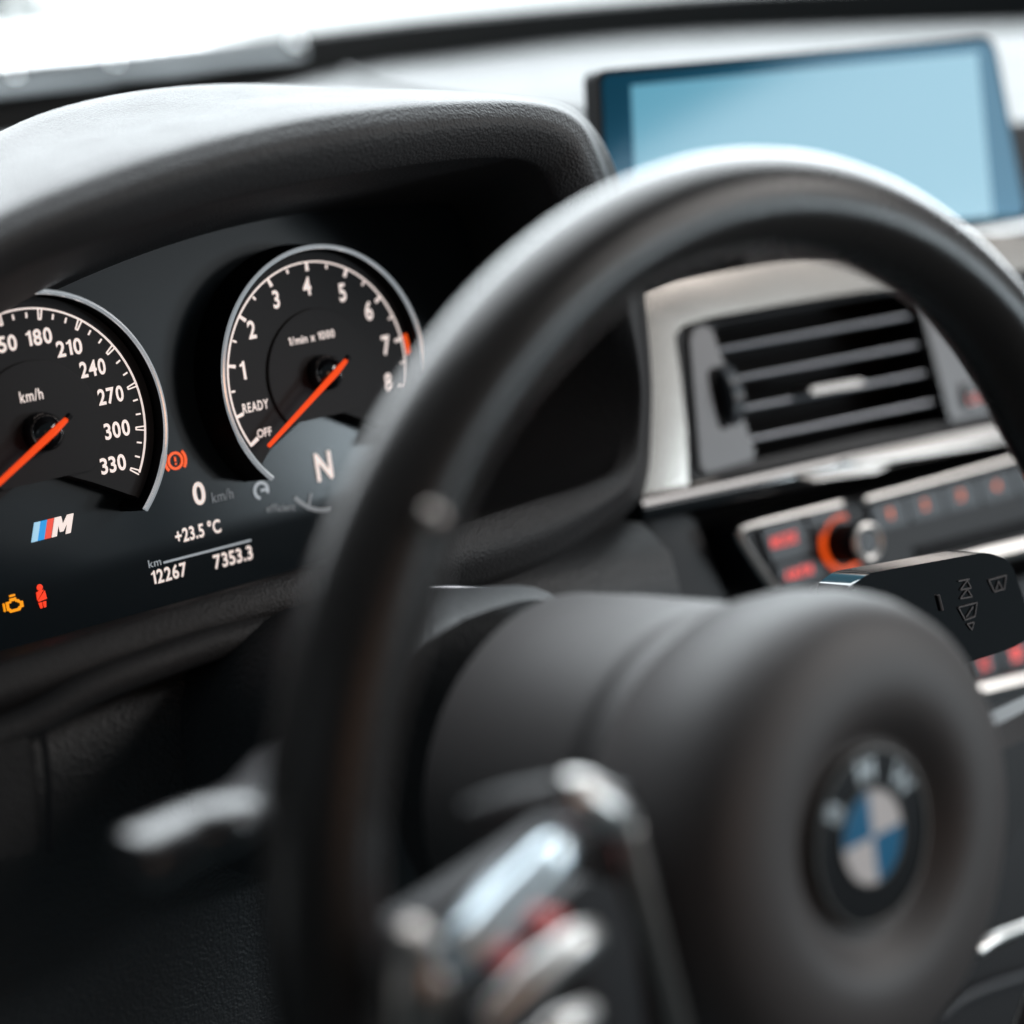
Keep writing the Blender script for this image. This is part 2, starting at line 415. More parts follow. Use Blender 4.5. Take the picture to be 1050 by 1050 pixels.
# grey cowl strip below the glass edge, outside
cw = [(-200, 120), (0, 97), (115, 84), (118, 81), (180, 75), (240, 66), (312, 58)]
cw0 = [(-200, 112), (0, 87), (115, 74), (118, 72), (180, 65), (240, 58), (312, 50)]
bm = bmesh.new()
A_ = [Wpx(x, y, YB - 0.001) for x, y in cw0]; C_ = [Wpx(x, y, YB - 0.030) for x, y in cw]
secs = [[a, b, b + fr, a + fr] for a, b in zip(A_, C_)]
r_ = loft(bm, secs, closed_v=True); cap(bm, r_[0]); cap(bm, r_[-1])
Wpart('cowl_strip', bm, 'cowl', ws)

for px_, py_, r_c in ((304, 47, .0045), (15, 80, .0030), (118, 66, .0022)):  # chrome beads added in place of bright glints along the windscreen base
    bm = bmesh.new(); bmesh.ops.create_uvsphere(bm, u_segments=16, v_segments=10, radius=r_c, matrix=Matrix.Translation(Wpx(px_, py_, YB - .034)))
    Wpart('glint_bead', bm, 'chrome', ws)
# ================================================================== DASHBOARD
dash = thing('dashboard', 'black leather dashboard with arched hood over the instruments and satin trim', 'dashboard', (0.15, 0.05, -0.1))
# --- hood and surround: one leather loop round the instruments.
# station: (outer silhouette px, lip px, inner lip px, inner wall at the panel px) with depths
YL = -0.085
st_ = [
 # rear/outer(px,py,y)      lip top              lip low               inner wall at the panel
 ((-260, 330, .03), (-260, 420, YL), (-250, 470, YL + .004), (-300, 520, .012)),
 ((-130, 215, .04), (-120, 305, YL), (-115, 362, YL + .004), (-150, 420, .012)),
 ((0, 135, .05), (0, 228, YL), (0, 285, YL + .004), (-20, 338, .012)),
 ((90, 103, .05), (118, 180, YL), (118, 238, YL + .004), (85, 285, .012)),
 ((190, 90, .05), (236, 143, YL), (236, 202, YL + .004), (190, 246, .012)),
 ((290, 90, .045), (354, 119, YL), (354, 178, YL + .004), (290, 222, .012)),
 ((400, 96, .02), (472, 108, YL), (464, 162, YL + .004), (385, 210, .012)),
 ((505, 103, -.02), (548, 110, YL), (528, 160, YL + .004), (450, 208, .012)),
 ((572, 112, -.04), (588, 126, YL), (556, 172, YL + .005), (470, 215, .012)),
 ((610, 150, -.05), (607, 160, YL), (572, 200, YL + .006), (480, 240, .012)),
 ((634, 215, -.045), (626, 222, YL + .01), (600, 245, YL + .012), (490, 280, .012)),
 ((650, 290, -.035), (640, 300, YL + .025), (622, 315, YL + .026), (495, 330, .012)),
 ((659, 380, -.02), (652, 385, YL + .04), (640, 385, YL + .04), (500, 400, .012)),
 ((659, 440, -.015), (652, 440, YL + .045), (640, 440, YL + .044), (495, 460, .012)),
 ((655, 490, -.01), (648, 492, YL + .042), (632, 478, YL + .04), (470, 510, .012)),
 ((640, 520, -.01), (630, 520, YL + .038), (606, 495, YL + .036), (440, 538, .012)),
 ((570, 578, .00), (560, 568, YL + .033), (545, 516, YL + .03), (395, 556, .012)),
 ((470, 612, .00), (460, 603, YL + .03), (455, 545, YL + .026), (340, 573, .012)),
 ((350, 640, .00), (340, 630, YL + .03), (345, 578, YL + .026), (260, 596, .012)),
 ((200, 682, .00), (190, 672, YL + .03), (200, 618, YL + .026), (130, 632, .012)),
 ((0, 750, .00), (-10, 740, YL + .03), (0, 682, YL + .026), (-50, 682, .012)),
 ((-160, 800, .00), (-170, 790, YL + .03), (-160, 735, YL + .026), (-200, 725, .012)),
]
secs = []
for a, b, c, d in st_:
    A, B, C, D = F(*a), F(*b), F(*c), F(*d)
    out = A + (A - C) * 0.0 + Vector((0, 0.06, 0))
    cen = Vector((0.06, 0, 0.0)); dirn = (Vector((A.x, 0, A.z)) - cen).normalized()
    back = A + Vector((0, 0.05, 0)) - dirn * 0.025
    mid = A.lerp(B, 0.5) + dirn * 0.003 ; near = A.lerp(B, 0.93) + dirn * 0.003
    front = B.lerp(C, 0.5) + Vector((0, -0.006, 0))
    b1 = B.lerp(C, 0.10) + Vector((0, -0.0022, 0))
    c1 = C.lerp(D, 0.10)
    secs.append([back, A, mid, near, b1, front, C + Vector((0, 0.0, 0)), c1, C.lerp(D, 0.5), D])
cols = list(zip(*secs)); cols = [cr(list(c), 5) for c in cols]
secs = [cr(list(r), 4) for r in zip(*cols)]
bm = bmesh.new(); loft(bm, secs)
obj('binnacle_surround', bm, 'leather', dash)

# --- top of the dashboard, from behind the hood to the windscreen
EDGE = [(-200, 168), (0, 138), (150, 114), (300, 84), (384, 68), (450, 60), (620, 41), (800, 32), (1050, 26), (1300, 24)]
E_ = cr([Wpx(x, y, 0.597) for x, y in EDGE], 6)
rows = []; NJ = 12
for j in range(NJ + 1):
    v = j / NJ; row = []
    for i, e in enumerate(E_):
        u = i / (len(E_) - 1)
        f = Vector((-0.55 + 1.75 * u, 0.085 - 0.10 * max(0, u - .42), Z0 + 0.046))
        p = f.lerp(e, v)
        p.z += 0.006 * math.sin(PI * v) + 0.006 * math.exp(-((v - .45) / .06) ** 2) * (1 if u > .3 else 0)
        row.append(toF(p))
    if j == 0: rows.append([p + Vector((0, .004, -.06)) for p in row])
    rows.append(row)
bm = bmesh.new(); loft(bm, rows)
obj('top_pad', bm, 'dash_top', dash)
# ================================================================== INSTRUMENT CLUSTER
clu = thing('instrument_cluster', 'lit instrument cluster with two round dials under the hood', 'instrument cluster', (0.065, 0.012, -0.09))
YP = 0.012
bm = bmesh.new()
prism(bm, rounded([Vector((-0.13, YP, 0.085)), Vector((0.27, YP, 0.085)), Vector((0.27, YP, -0.12)), Vector((-0.13, YP, -0.12))], 0.02), 0.01)
obj('panel', bm, 'panel', clu)
SX, TX = 0.0, 0.1298
RS = 0.045
A_OFF = R(-120)
def t_ang(v): return R(1.86) + (v - 4) * R(26.33)
def s_ang(v): return R(120.6) + (v - 330) / 30 * R(21.8)
CUT = [(-0.0355, -0.0315), (-0.030, -0.0260), (-0.0135, -0.0178), (0.0085, -0.0178), (0.0185, -0.0225), (0.0355, -0.0315)]
def dial(cx, name, label):
    a0, a1 = math.atan2(CUT[0][0], CUT[0][1]), math.atan2(CUT[-1][0], CUT[-1][1])
    a0 = -(PI - abs(PI - abs(a0))) ; a1 = abs(a1)
    a0 = math.atan2(CUT[0][0], CUT[0][1]); a1 = math.atan2(CUT[-1][0], CUT[-1][1])
    r = 0.0490
    pts = [pol(cx, 0, r, a0 + (a1 - a0) * k / 80, 0) for k in range(81)]
    pts += [Vector((cx + x, 0, z)) for x, z in CUT[::-1]]
    bm = bmesh.new(); prism(bm, pts, YP - 0.0005)
    d = obj(name, bm, 'dial', clu, smooth=False, label=label)
    # tube wall and bright lip round the dial
    bm = bmesh.new(); A0, A1 = R(-136), R(136); n = 90
    secs = []
    for k in range(n + 1):
        a = A0 + (A1 - A0) * k / n
        secs.append([pol(cx, 0, rr, a, yy) for rr, yy in ((0.0528, YP), (0.0512, -0.0050), (0.0502, -0.0052), (0.0492, YP))])
    r_ = loft(bm, secs, closed_v=True); cap(bm, r_[0]); cap(bm, r_[-1])
    obj('tube_wall', bm, 'black', d)
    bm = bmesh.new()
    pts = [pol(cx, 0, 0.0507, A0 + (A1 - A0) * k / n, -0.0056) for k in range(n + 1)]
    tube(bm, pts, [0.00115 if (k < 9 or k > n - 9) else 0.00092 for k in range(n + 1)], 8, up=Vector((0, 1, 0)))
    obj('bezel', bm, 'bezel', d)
    # inner plate with the hub
    bm = bmesh.new(); lathe(bm, cx, 0, [(0.0262, -0.0002), (0.0262, -0.0009), (0.0256, -0.0013), (0.0005, -0.0013)], 64)
    cutz = -0.0178
    bmesh.ops.bisect_plane(bm, geom=list(bm.verts) + list(bm.edges) + list(bm.faces), plane_co=(cx, 0, cutz), plane_no=(0, 0, -1), clear_outer=True)
    obj('inner_plate', bm, 'dial', d)
    bm = bmesh.new(); lathe(bm, cx, 0, [(0.0074, -0.001), (0.0074, -0.004), (0.0068, -0.0070), (0.0050, -0.0090), (0.0025, -0.0100), (0.0004, -0.0103)], 40)
    obj('hub_knob', bm, 'gloss', d)
    return d
def needle(cx, d, a):
    bm = bmesh.new(); y0 = -0.0110
    p0 = pol(cx, 0, -0.0070, a, y0); p1 = pol(cx, 0, 0.0425, a, y0 + 0.004)
    s = Vector((math.cos(a), 0, -math.sin(a)))
    sec = lambda p, w, t: [p - s * w, p + Vector((0, -t, 0)), p + s * w, p + Vector((0, t * 1.5, 0))]
    r_ = loft(bm, [sec(p0, 0.0010, 0.0010), sec(pol(cx, 0, 0, a, y0), 0.0014, 0.0012), sec(p1, 0.0009, 0.0006)], closed_v=True)
    cap(bm, r_[0]); cap(bm, r_[-1])
    n_ = obj('needle', bm, 'needle', d, smooth=False)
    bm = bmesh.new(); tube(bm, [pol(cx, 0, -0.0092, a, y0 + .0005), pol(cx, 0, -0.0069, a, y0 + .0003)], .0012, 10, up=Vector((0, 1, 0))); obj('needle_tail', bm, 'black', d)
    return n_
YM = -0.0004
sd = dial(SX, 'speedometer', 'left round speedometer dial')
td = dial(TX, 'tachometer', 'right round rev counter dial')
# scales
bm = bmesh.new(); arc_band(bm, SX, 0, RS - .0004, RS + .0003, A_OFF - R(.5), R(120.6), YM)
for v in range(0, 331, 10):
    a = s_ang(v)
    if v % 30 == 0:
        bar(bm, pol(SX, 0, RS, a - R(1.0), YM), pol(SX, 0, RS - .0040, a - R(.6), YM), .0005)
        bar(bm, pol(SX, 0, RS, a + R(1.0), YM), pol(SX, 0, RS - .0040, a + R(.6), YM), .0005)
        bar(bm, pol(SX, 0, RS - .0040, a - R(.8), YM), pol(SX, 0, RS - .0040, a + R(.8), YM), .0005)
    else:
        bar(bm, pol(SX, 0, RS - .0015, a, YM), pol(SX, 0, RS - .0035, a, YM), .0006)
obj('scale', bm, 'white_lit', sd, smooth=False)
bm = bmesh.new(); arc_band(bm, TX, 0, RS - .0004, RS + .0003, A_OFF - R(.5), t_ang(8.0), YM)
for i in range(0, 17):
    v = i / 2; a = t_ang(v)
    if i % 2 == 0: bar(bm, pol(TX, 0, RS, a, YM), pol(TX, 0, RS - .0036, a, YM), .0011, w2=.0014)
    else: bar(bm, pol(TX, 0, RS - .0009, a, YM), pol(TX, 0, RS - .0026, a, YM), .0008)
bar(bm, pol(TX, 0, RS, A_OFF, YM), pol(TX, 0, RS - .0044, A_OFF, YM), .0012, w2=.0016)
obj('scale', bm, 'white_lit', td, smooth=False)
bm = bmesh.new(); arc_band(bm, TX, 0, RS + .0012, RS + .0032, t_ang(6.95), t_ang(7.35), YM, n=10)
obj('redline_mark', bm, 'orange', td, smooth=False)
# numerals
for s, x, y, h in (('1', 249, 380, 19), ('2', 258, 338, 19), ('3', 283, 307, 19), ('4', 314.5, 293.5, 19), ('5', 351, 300, 19), ('6', 378, 318.5, 20), ('7', 396, 354, 20), ('8', 398.5, 392, 19)):
    obj('numeral', text_bm(s, F(x, y, YM), h, aspect=0.8), 'white_lit', td, smooth=False)
obj('lettering', text_bm('1/min x 1000', F(319.5, 346, -.0018), 8.5, 48, bold=.02), 'white_lit', td, smooth=False)
obj('lettering', text_bm('READY', F(262, 416.5, YM), 10, 27, bold=.02), 'white_lit', td, smooth=False)
obj('lettering', text_bm('OFF', F(271, 443.5, YM), 9, 15, bold=.02), 'white_lit', td, smooth=False)
for v, x, y in ((150, 4, 353), (180, 40, 345.5), (210, 71, 356.5), (240, 95, 377.5), (270, 113.5, 405.5), (300, 120, 440.5), (330, 116, 476)):
    obj('numeral', text_bm(str(v), F(x, y, YM), 17, 26.5), 'white_lit', sd, smooth=False)
for v in (0, 30, 60, 90, 120):
    a = s_ang(v); obj('numeral', text_bm(str(v), pol(SX, 0, .0355, a, YM), 0, hm=.0062, aspect=.8), 'white_lit', sd, smooth=False)
obj('lettering', text_bm('km/h', F(32, 405.5, -.0018), 12, 24, bold=.012), 'white_lit', sd, smooth=False)
needle(TX, td, R(-123.5)); needle(SX, sd, s_ang(0) - R(1.5))
# readouts on the panel
YT = YP - 0.0005
def read(name, s, x, y, h, w, m='white_lit', **k): return obj(name, text_bm(s, F(x, y, YT), h, w, **k), m, clu, smooth=False)
read('speed_readout', '0', 204, 506, 24, 13)
read('unit_lettering', 'km/h', 228, 508, 11, 22, 'grey_lit', bold=0)
read('temperature_readout', '+23.5 °C', 203, 544.5, 15, 48)
read('unit_lettering', 'km', 158.5, 577, 8, 13, 'mid_lit', bold=0)
read('odometer_readout', '12267', 173.5, 588, 15, 37)
read('trip_readout', '7353.3', 239, 571.5, 15, 41)
bm = bmesh.new(); bar(bm, F(168, 577, YT), F(257.5, 554, YT), .0008)
obj('dividing_line', bm, 'mid_lit', clu, smooth=False)
read('gear_readout', 'N', 332, 478, 29, 17)
read('efficiency_lettering', 'efficient', 288, 520.5, 8, 30, 'grey_lit', bold=.0, rot=R(9))
# efficiency gauge arc and its round symbol
bm = bmesh.new(); c = F(332, 468, YT); arc_band(bm, c.x, c.z, .0215, .0232, R(180), R(232), YT, n=24); bar(bm, F(319, 506, YT), F(316, 523, YT), .0009)
obj('efficiency_scale', bm, 'grey_lit', clu, smooth=False)
bm = bmesh.new(); c = F(268, 503, YT); arc_band(bm, c.x, c.z, .0026, .0038, R(-160), R(120), YT, n=30); bar(bm, c + Vector((-.0002, 0, .0)), c + Vector((.0032, 0, .0)), .0010)
obj('efficiency_symbol', bm, 'mid_lit', clu, smooth=False)
# striped letter badge
bm = bmesh.new()
def para(bm, x0, x1, yb, yt, k=.30):
    c = F(x0, yb, YT)
badge = F(53, 541.5, YT); ux = 1 / px_scale(badge, Vector((1, 0, 0))); uh = 1 / px_scale(badge, Vector((0, 0, 1)))
Hb = 19 * uh
def stripe(a, b):
    bm = bmesh.new(); sl = 6.5 * ux
    pts = [badge + Vector((a * ux, 0, -Hb / 2)), badge + Vector((b * ux, 0, -Hb / 2)), badge + Vector((b * ux + sl, 0, Hb / 2)), badge + Vector((a * ux + sl, 0, Hb / 2))]
    prism(bm, pts, .0004); return bm
obj('badge_stripe', stripe(-23, -16.5), 'blue_light', clu, smooth=False)
obj('badge_stripe', stripe(-16, -9.5), 'blue_mid', clu, smooth=False)
obj('badge_stripe', stripe(-9, -2.5), 'red_stripe', clu, smooth=False)
mp_ = [(0, 0), (0, 1), (.34, 1), (.5, .56), (.66, 1), (1, 1), (1, 0), (.74, 0), (.74, .60), (.59, .18), (.41, .18), (.26, .60), (.26, 0)]
bm = bmesh.new(); prism(bm, [badge + Vector(((-1.5 + 20 * x + 6.5 * z) * ux, 0, (z - .5) * Hb)) for x, z in mp_], .0004)
obj('badge_letter', bm, 'white_lit', clu, smooth=False)
# warning lights
bm = bmesh.new(); c = F(180, 472.5, YT); r = .0028
arc_band(bm, c.x, c.z, r - .0002, r + .0008, 0, 2 * PI, YT, n=30)
arc_band(bm, c.x, c.z, r + .0014, r + .0025, R(48), R(132), YT, n=12); arc_band(bm, c.x, c.z, r + .0014, r + .0025, R(228), R(312), YT, n=12)
bar(bm, c + Vector((0, 0, .0015)), c + Vector((0, 0, -.0003)), .0007); bar(bm, c + Vector((0, 0, -.0009)), c + Vector((0, 0, -.0016)), .0007)
obj('brake_warning_light', bm, 'orange', clu, smooth=False)
bm = bmesh.new(); c = F(14.2, 619.5, YT); k = .0038
eng = [(-.8, -.5), (-.8, .35), (-.35, .35), (-.35, .6), (.35, .6), (.35, .35), (.6, .35), (.75, .1), (1, .1), (1, -.5), (.75, -.5), (.55, -.75), (-.5, -.75), (-.65, -.5)]
op = [c + Vector((x * k, 0, z * k)) for x, z in eng]; ip = [c + Vector((x * k * .66, 0, (z * .6 - .04) * k)) for x, z in eng]
frame_prism(bm, op, ip, .0004)
bar(bm, c + Vector((-.3 * k, 0, .85 * k)), c + Vector((.3 * k, 0, .85 * k)), .0007); bar(bm, c + Vector((-1.05 * k, 0, .3 * k)), c + Vector((-1.05 * k, 0, -.5 * k)), .0007)
obj('engine_warning_light', bm, 'amber', clu, smooth=False)
bm = bmesh.new(); c = F(42.5, 611.5, YT)
arc_band(bm, c.x, c.z + .0034, .0001, .0012, 0, 2 * PI, YT, n=20)
prism(bm, [c + Vector(p) for p in ((-.0018, 0, .0018), (-.0006, 0, .0022), (.0014, 0, .0022), (-.0019, 0, -.0012))], .0004)
prism(bm, [c + Vector(p) for p in ((.0018, 0, .0018), (.0021, 0, -.0014), (-.0016, 0, -.0018), (-.0015, 0, -.0012))], .0004)
for sx_ in (-1, 1): prism(bm, [c + Vector(p) for p in ((sx_ * .0002, 0, -.0022), (sx_ * .0016, 0, -.0022), (sx_ * .0012, 0, -.0044), (sx_ * .0003, 0, -.0044))], .0004)
obj('seat_belt_warning_light', bm, 'red_icon', clu, smooth=False)

# ================================================================== CENTRE CONSOLE (turned towards the driver)
PSI = R(9); CP0 = Vector((0.25, 0.0, -0.05)); PIT = R(6)
CEX = Vector((math.cos(PSI), -math.sin(PSI), 0))
CN = Vector((-math.sin(PSI) * math.cos(PIT), -math.cos(PSI) * math.cos(PIT), math.sin(PIT)))   # towards the driver
CEH = CN.cross(-CEX).normalized(); CEH = CEH if CEH.z > 0 else -CEH
def K(px, py, out=0.0):
    """Point of the console face, 'out' metres towards the driver."""
    return Fpl(px, py, CP0 + CN * out, CN)
BK = -CN
def kprism(px_pts, out, depth, bevel=0.0, r=0.0, seg=2):
    bm = bmesh.new(); pts = [K(x, y, out) for x, y in px_pts]
    if r: pts = rounded(pts, r)
    prism(bm, pts, depth, bevel, seg, BK); return bm

# satin trim panel round the vent
o_px = [(640, 512), (650, 440), (648, 380), (636, 322), (642, 304), (690, 287), (800, 268), (900, 255), (1010, 240), (1090, 240), (1110, 330), (1120, 425), (900, 470), (712, 496)]
i_px = [(706, 498), (704, 440), (698, 385), (692, 345), (700, 334), (730, 325), (800, 312), (880, 299), (960, 288), (1062, 276), (1080, 340), (1092, 420), (900, 460), (720, 494)]
bm = bmesh.new(); frame_prism(bm, [K(x, y, .004) for x, y in o_px], [K(x, y, .004) for x, y in i_px], .05, BK, bevel=.0115, seg=7)
obj('satin_trim', bm, 'silver', dash, wn=False)
# dark body of the stack behind everything
obj('stack_body', kprism([(640, 300), (1150, 220), (1200, 1150), (800, 1150), (640, 640)], -.045, .05), 'black', dash)

# --- air vent
vent = thing('air_vent', 'rectangular centre air vent with dark slats and a chrome slider tab', 'air vent', K(830, 470, -.01))
fo_ = [(693, 342), (702, 335), (880, 300), (948, 289), (962, 330), (985, 385), (1036, 422), (1030, 432), (900, 462), (718, 496), (708, 494)]
fi_ = [(733, 342), (736, 334), (880, 306), (937, 297), (948, 330), (960, 380), (974, 425), (968, 432), (890, 446), (778, 470), (771, 468)]
bm = bmesh.new(); frame_prism(bm, [K(x, y, -.002) for x, y in fo_], [K(x, y, -.003) for x, y in fi_], .035, BK, bevel=.0012)
obj('frame', bm, 'plastic', vent)
bm = kprism([(725, 325), (950, 280), (990, 440), (760, 480)], -.036, .004)
obj('back_plate', bm, 'black', vent)
obj('side_plate', kprism([(707, 338), (728, 332), (777, 470), (719, 487)], .0005, .004, .0012, .004), 'grey_plate', vent)
obj('side_plate', kprism([(940, 300), (950, 312), (1000, 385), (1034, 418), (975, 433)], .0005, .004, .0012, .003), 'grey_plate', vent)
def slat(x0, y0, x1, y1):
    a, b = K(x0, y0, -.006), K(x1, y1, -.006)
    bm = bmesh.new(); hh = CEH * .0016; dn = CEH * -.006
    bk = BK * .022
    r_ = loft(bm, [[p + hh, p - hh, p - hh + bk * .1 - CEH * .0004, p + dn * .2 + bk, p + hh * 1.2 + dn * .2 + bk] for p in (a, b)], closed_v=True)
    cap(bm, r_[0]); cap(bm, r_[1]); return bm
for s_ in ((738, 359, 936, 323), (748, 390, 944, 353), (758, 420, 952, 382), (768, 451, 962, 411)):
    so = obj('slat', slat(*s_), 'black', vent, smooth=False)
    bm = bmesh.new(); tube(bm, [K(s_[0], s_[1], -.0052), K(s_[2], s_[3], -.0052)], .00105, 8, up=CN)
    obj('slat_edge', bm, 'slat', so)
obj('slider_tab', kprism([(829, 400), (834, 397), (881, 389), (887, 391), (884, 395), (834, 404)], .004, .014, .0020, .002), 'dark_satin', vent)
# thumbwheel
c = K(735, 407, -.0085); n = 40; bm = bmesh.new(); secs = []
for k in range(n):
    a = 2 * PI * k / n; rr = .0172 * (1 + (.02 if k % 2 else -.02))
    e_ = CN * math.cos(a) + CEH * math.sin(a)
    secs.append([c - CEX * .0042 + e_ * (rr - .0012), c - CEX * .003 + e_ * rr, c + CEX * .003 + e_ * rr, c + CEX * .0042 + e_ * (rr - .0012)])
r_ = loft(bm, secs, closed_u=True); cap(bm, [q[0] for q in r_]); cap(bm, [q[3] for q in r_])
obj('thumbwheel', bm, 'button', vent, smooth=False)
bm = kprism([(725, 380), (737, 374), (751, 436), (739, 442)], .0010, .003, .0004, .005); obj('wheel_slot', bm, 'black', vent)

# lock switch right of the vent
lk = thing('lock_button', 'small black button with red lit lettering beside the vent', 'button', K(1005, 410, .001))
obj('key', kprism([(988, 394), (1060, 384), (1066, 412), (993, 420)], .003, .004, .0008, .002), 'gloss', lk)
obj('red_lettering', text_bm('LOCK', K(1009, 406, .0034), 9, 32, CEX, CEH), 'red_dim', lk, smooth=False)

# glossy moulding under the vent
bm = bmesh.new(); prof = [(-.004, .001), (.003, .002), (.007, .0), (.0085, -.0035), (.0078, -.008), (.004, -.0115), (-.004, -.013), (-.03, -.013), (-.03, .0)]
L0, L1 = K(648, 512, .0), K(1180, 402, .0)
secs = []
for k in range(13):
    p = L0.lerp(L1, k / 12); secs.append([p + CN * a + CEH * b for a, b in prof])
r_ = loft(bm, secs, closed_v=True); cap(bm, r_[0]); cap(bm, r_[-1])
obj('gloss_moulding', bm, 'gloss', dash)
obj('reflection_streak', kprism([(864, 472), (950, 453), (1040, 437), (1048, 442), (1045, 451), (960, 465), (886, 477)], .0105, .004, .0025, .002, 3), 'dark_satin', dash, wn=False)  # metal wedges shaped as the mirror streaks in the gloss moulding
obj('reflection_streak', kprism([(818, 488), (860, 482), (915, 475), (900, 484), (836, 493)], .0105, .004, .0016, .002, 3), 'dark_satin', dash, wn=False)

# --- radio panel
rad = thing('radio_panel', 'black radio control panel with chrome edge, round knob and preset keys', 'radio panel', K(900, 590, -.01))
obj('panel', kprism([(756, 545), (775, 533), (865, 514), (1150, 440), (1180, 520), (1050, 553), (800, 610), (786, 600)], .002, .03, .002, .004), 'plastic', rad)
def kstrip(pts, out, w, m, parent, name, base=None):
    P_ = cr([K(x, y, out) for x, y in pts], 6); bm = bmesh.new(); tube(bm, P_, w, 8, up=CN); return obj(name, bm, m, parent)
kstrip([(796, 606), (776, 578), (759, 550), (764, 542), (800, 532), (862, 517)], .003, .0021, 'satin', rad, 'chrome_edge')
kstrip([(886, 513), (960, 493), (1050, 468), (1160, 438)], .007, .0019, 'satin', rad, 'chrome_edge')
obj('key', kprism([(779, 541), (822, 530), (836, 566), (792, 578)], .005, .006, .001, .003), 'button', rad)
obj('key', kprism([(794, 582), (838, 571), (848, 592), (806, 604)], .005, .006, .001, .003), 'button', rad)
obj('key_lettering', text_bm('MODE', K(804, 553.5, .0054), 12, 27, CEX, CEH, bold=.03), 'red', rad, smooth=False)
obj('key_lettering', text_bm('AM/FM', K(819, 587, .0054), 11, 29, CEX, CEH, bold=.03), 'red', rad, smooth=False)
obj('key', kprism([(826, 529), (866, 519), (872, 540), (834, 550)], .004, .006, .001, .003), 'button', rad)
# knob
kc = K(866, 557, .004)
def klathe(bm, c, prof, n=40):
    secs = [[c + CN * o + (CEX * math.cos(2 * PI * k / n) + CEH * math.sin(2 * PI * k / n)) * r for k in range(n)] for r, o in prof]
    r_ = loft(bm, secs, closed_v=True); cap(bm, r_[0]); cap(bm, r_[-1])
bm = bmesh.new(); klathe(bm, kc, [(.0100, -.004), (.0098, .010), (.0094, .0155), (.0086, .0165), (.0002, .0165)])
kn = obj('knob', bm, 'black', rad)
bm = bmesh.new(); klathe(bm, kc, [(.0086, .0160), (.0094, .0164), (.0092, .0178), (.0080, .0182), (.0066, .0176), (.0064, .0160)]); obj('knob_ring', bm, 'satin', kn)
bm = bmesh.new(); klathe(bm, kc, [(.0064, .0160), (.0062, .0172), (.0002, .0174)]); obj('knob_cap', bm, 'button', kn)
bm = bmesh.new(); n = 40; secs = []
for k in range(n + 1):
    a = R(70) + R(235) * k / n; e_ = CEX * math.cos(a) + CEH * math.sin(a)
    secs.append([kc + e_ * .0121 + CN * .0, kc + e_ * .0140 + CN * .0, kc + e_ * .0140 - CN * .003, kc + e_ * .0121 - CN * .003])
r_ = loft(bm, secs, closed_v=True); cap(bm, r_[0]); cap(bm, r_[-1]); obj('lit_ring', bm, 'orange', rad)
for i in range(6):
    x = 911 + 36.6 * i; y = 528 - 9.6 * i
    obj('preset_key', kprism([(x - 19, y - 9), (x + 15.5, y - 18), (x + 22, y + 8), (x - 12, y + 17)], .005, .006, .0006, .001), 'button', rad)
    obj('preset_numeral', text_bm(str(i + 1), K(x + 1, y - 1, .0054), 10, 6, CEX, CEH, bold=.03), 'preset', rad, smooth=False)
obj('disc_slot', kprism([(938, 562), (1160, 505), (1164, 518), (942, 572)], .0035, .002, .0004), 'black', rad)

# --- climate strip below
cl = thing('climate_panel', 'dark lower panel with two red lit keys between silver strips', 'control panel', K(1040, 690, -.01))
obj('panel', kprism([(870, 640), (1180, 560), (1200, 700), (960, 760), (900, 720)], .002, .03, .002, .004), 'plastic', cl)
kstrip([(840, 612), (900, 597), (1000, 572), (1100, 548), (1200, 525)], .007, .0048, 'satin', cl, 'silver_strip')
kstrip([(985, 714), (1000, 709), (1050, 697), (1200, 662)], .008, .0042, 'satin', cl, 'silver_strip')
for (x, y, s) in ((1009, 680, 'A/C'), (1042, 670, '!'), (1078, 661, 'OFF')):
    obj('key', kprism([(x - 16, y - 10), (x + 13, y - 18), (x + 17, y + 8), (x - 11, y + 16)], .005, .006, .0008, .002), 'button', cl)
    obj('key_symbol', text_bm(s, K(x, y, .0054), 15, 11, CEX, CEH, bold=.05), 'red', cl, smooth=False)
# lower console with bright edges
lc = thing('lower_console', 'dark lower centre console at the right below the climate keys', 'console', K(1050, 980, -.02))
obj('panel', kprism([(960, 745), (1200, 690), (1300, 1200), (850, 1200)], -.004, .03, .004), 'plastic', lc)
kstrip([(965, 1042), (990, 1022), (1050, 1000), (1150, 970)], .004, .0020, 'button', lc, 'edge_strip')

# ================================================================== CENTRAL DISPLAY
DPS = R(12); DP0 = F(618, 130, .02)
DN_ = Vector((-math.sin(DPS), -math.cos(DPS), 0)); DEX = Vector((math.cos(DPS), -math.sin(DPS), 0))
def Dp(px, py, out=0.0): return Fpl(px, py, DP0 + DN_ * out, DN_)
dis = thing('central_display', 'wide tablet style screen glowing pale blue on top of the dashboard', 'display screen', Dp(830, 235, -.01))
O_ = rounded([Dp(612, 72), Dp(1019, 36), Dp(1056, 226), Dp(622, 262)], [.005, .008, .006, .006])
bm = bmesh.new(); prism(bm, O_, .012, .0012, 2, -DN_)
obj('housing', bm, 'black', dis)
bm = bmesh.new(); prism(bm, [p + DN_ * .0006 for p in rounded([Dp(616, 77), Dp(1016, 41), Dp(1052, 221), Dp(625, 257)], [.005, .008, .006, .006])], .0012, d=-DN_)
obj('border_glass', bm, 'screen_rim', dis, smooth=False)
bm = bmesh.new(); prism(bm, [p + DN_ * .0010 for p in [Dp(646, 88), Dp(1001, 54), Dp(1017, 222), Dp(653, 252)]], .0008, d=-DN_)
obj('screen', bm, 'screen', dis, smooth=False)
bm = bmesh.new(); prism(bm, [Dp(760, 240, -.012), Dp(900, 228, -.012), Dp(920, 300, -.012), Dp(770, 310, -.012)], .02, d=-DN_)
obj('foot', bm, 'plastic', dis)

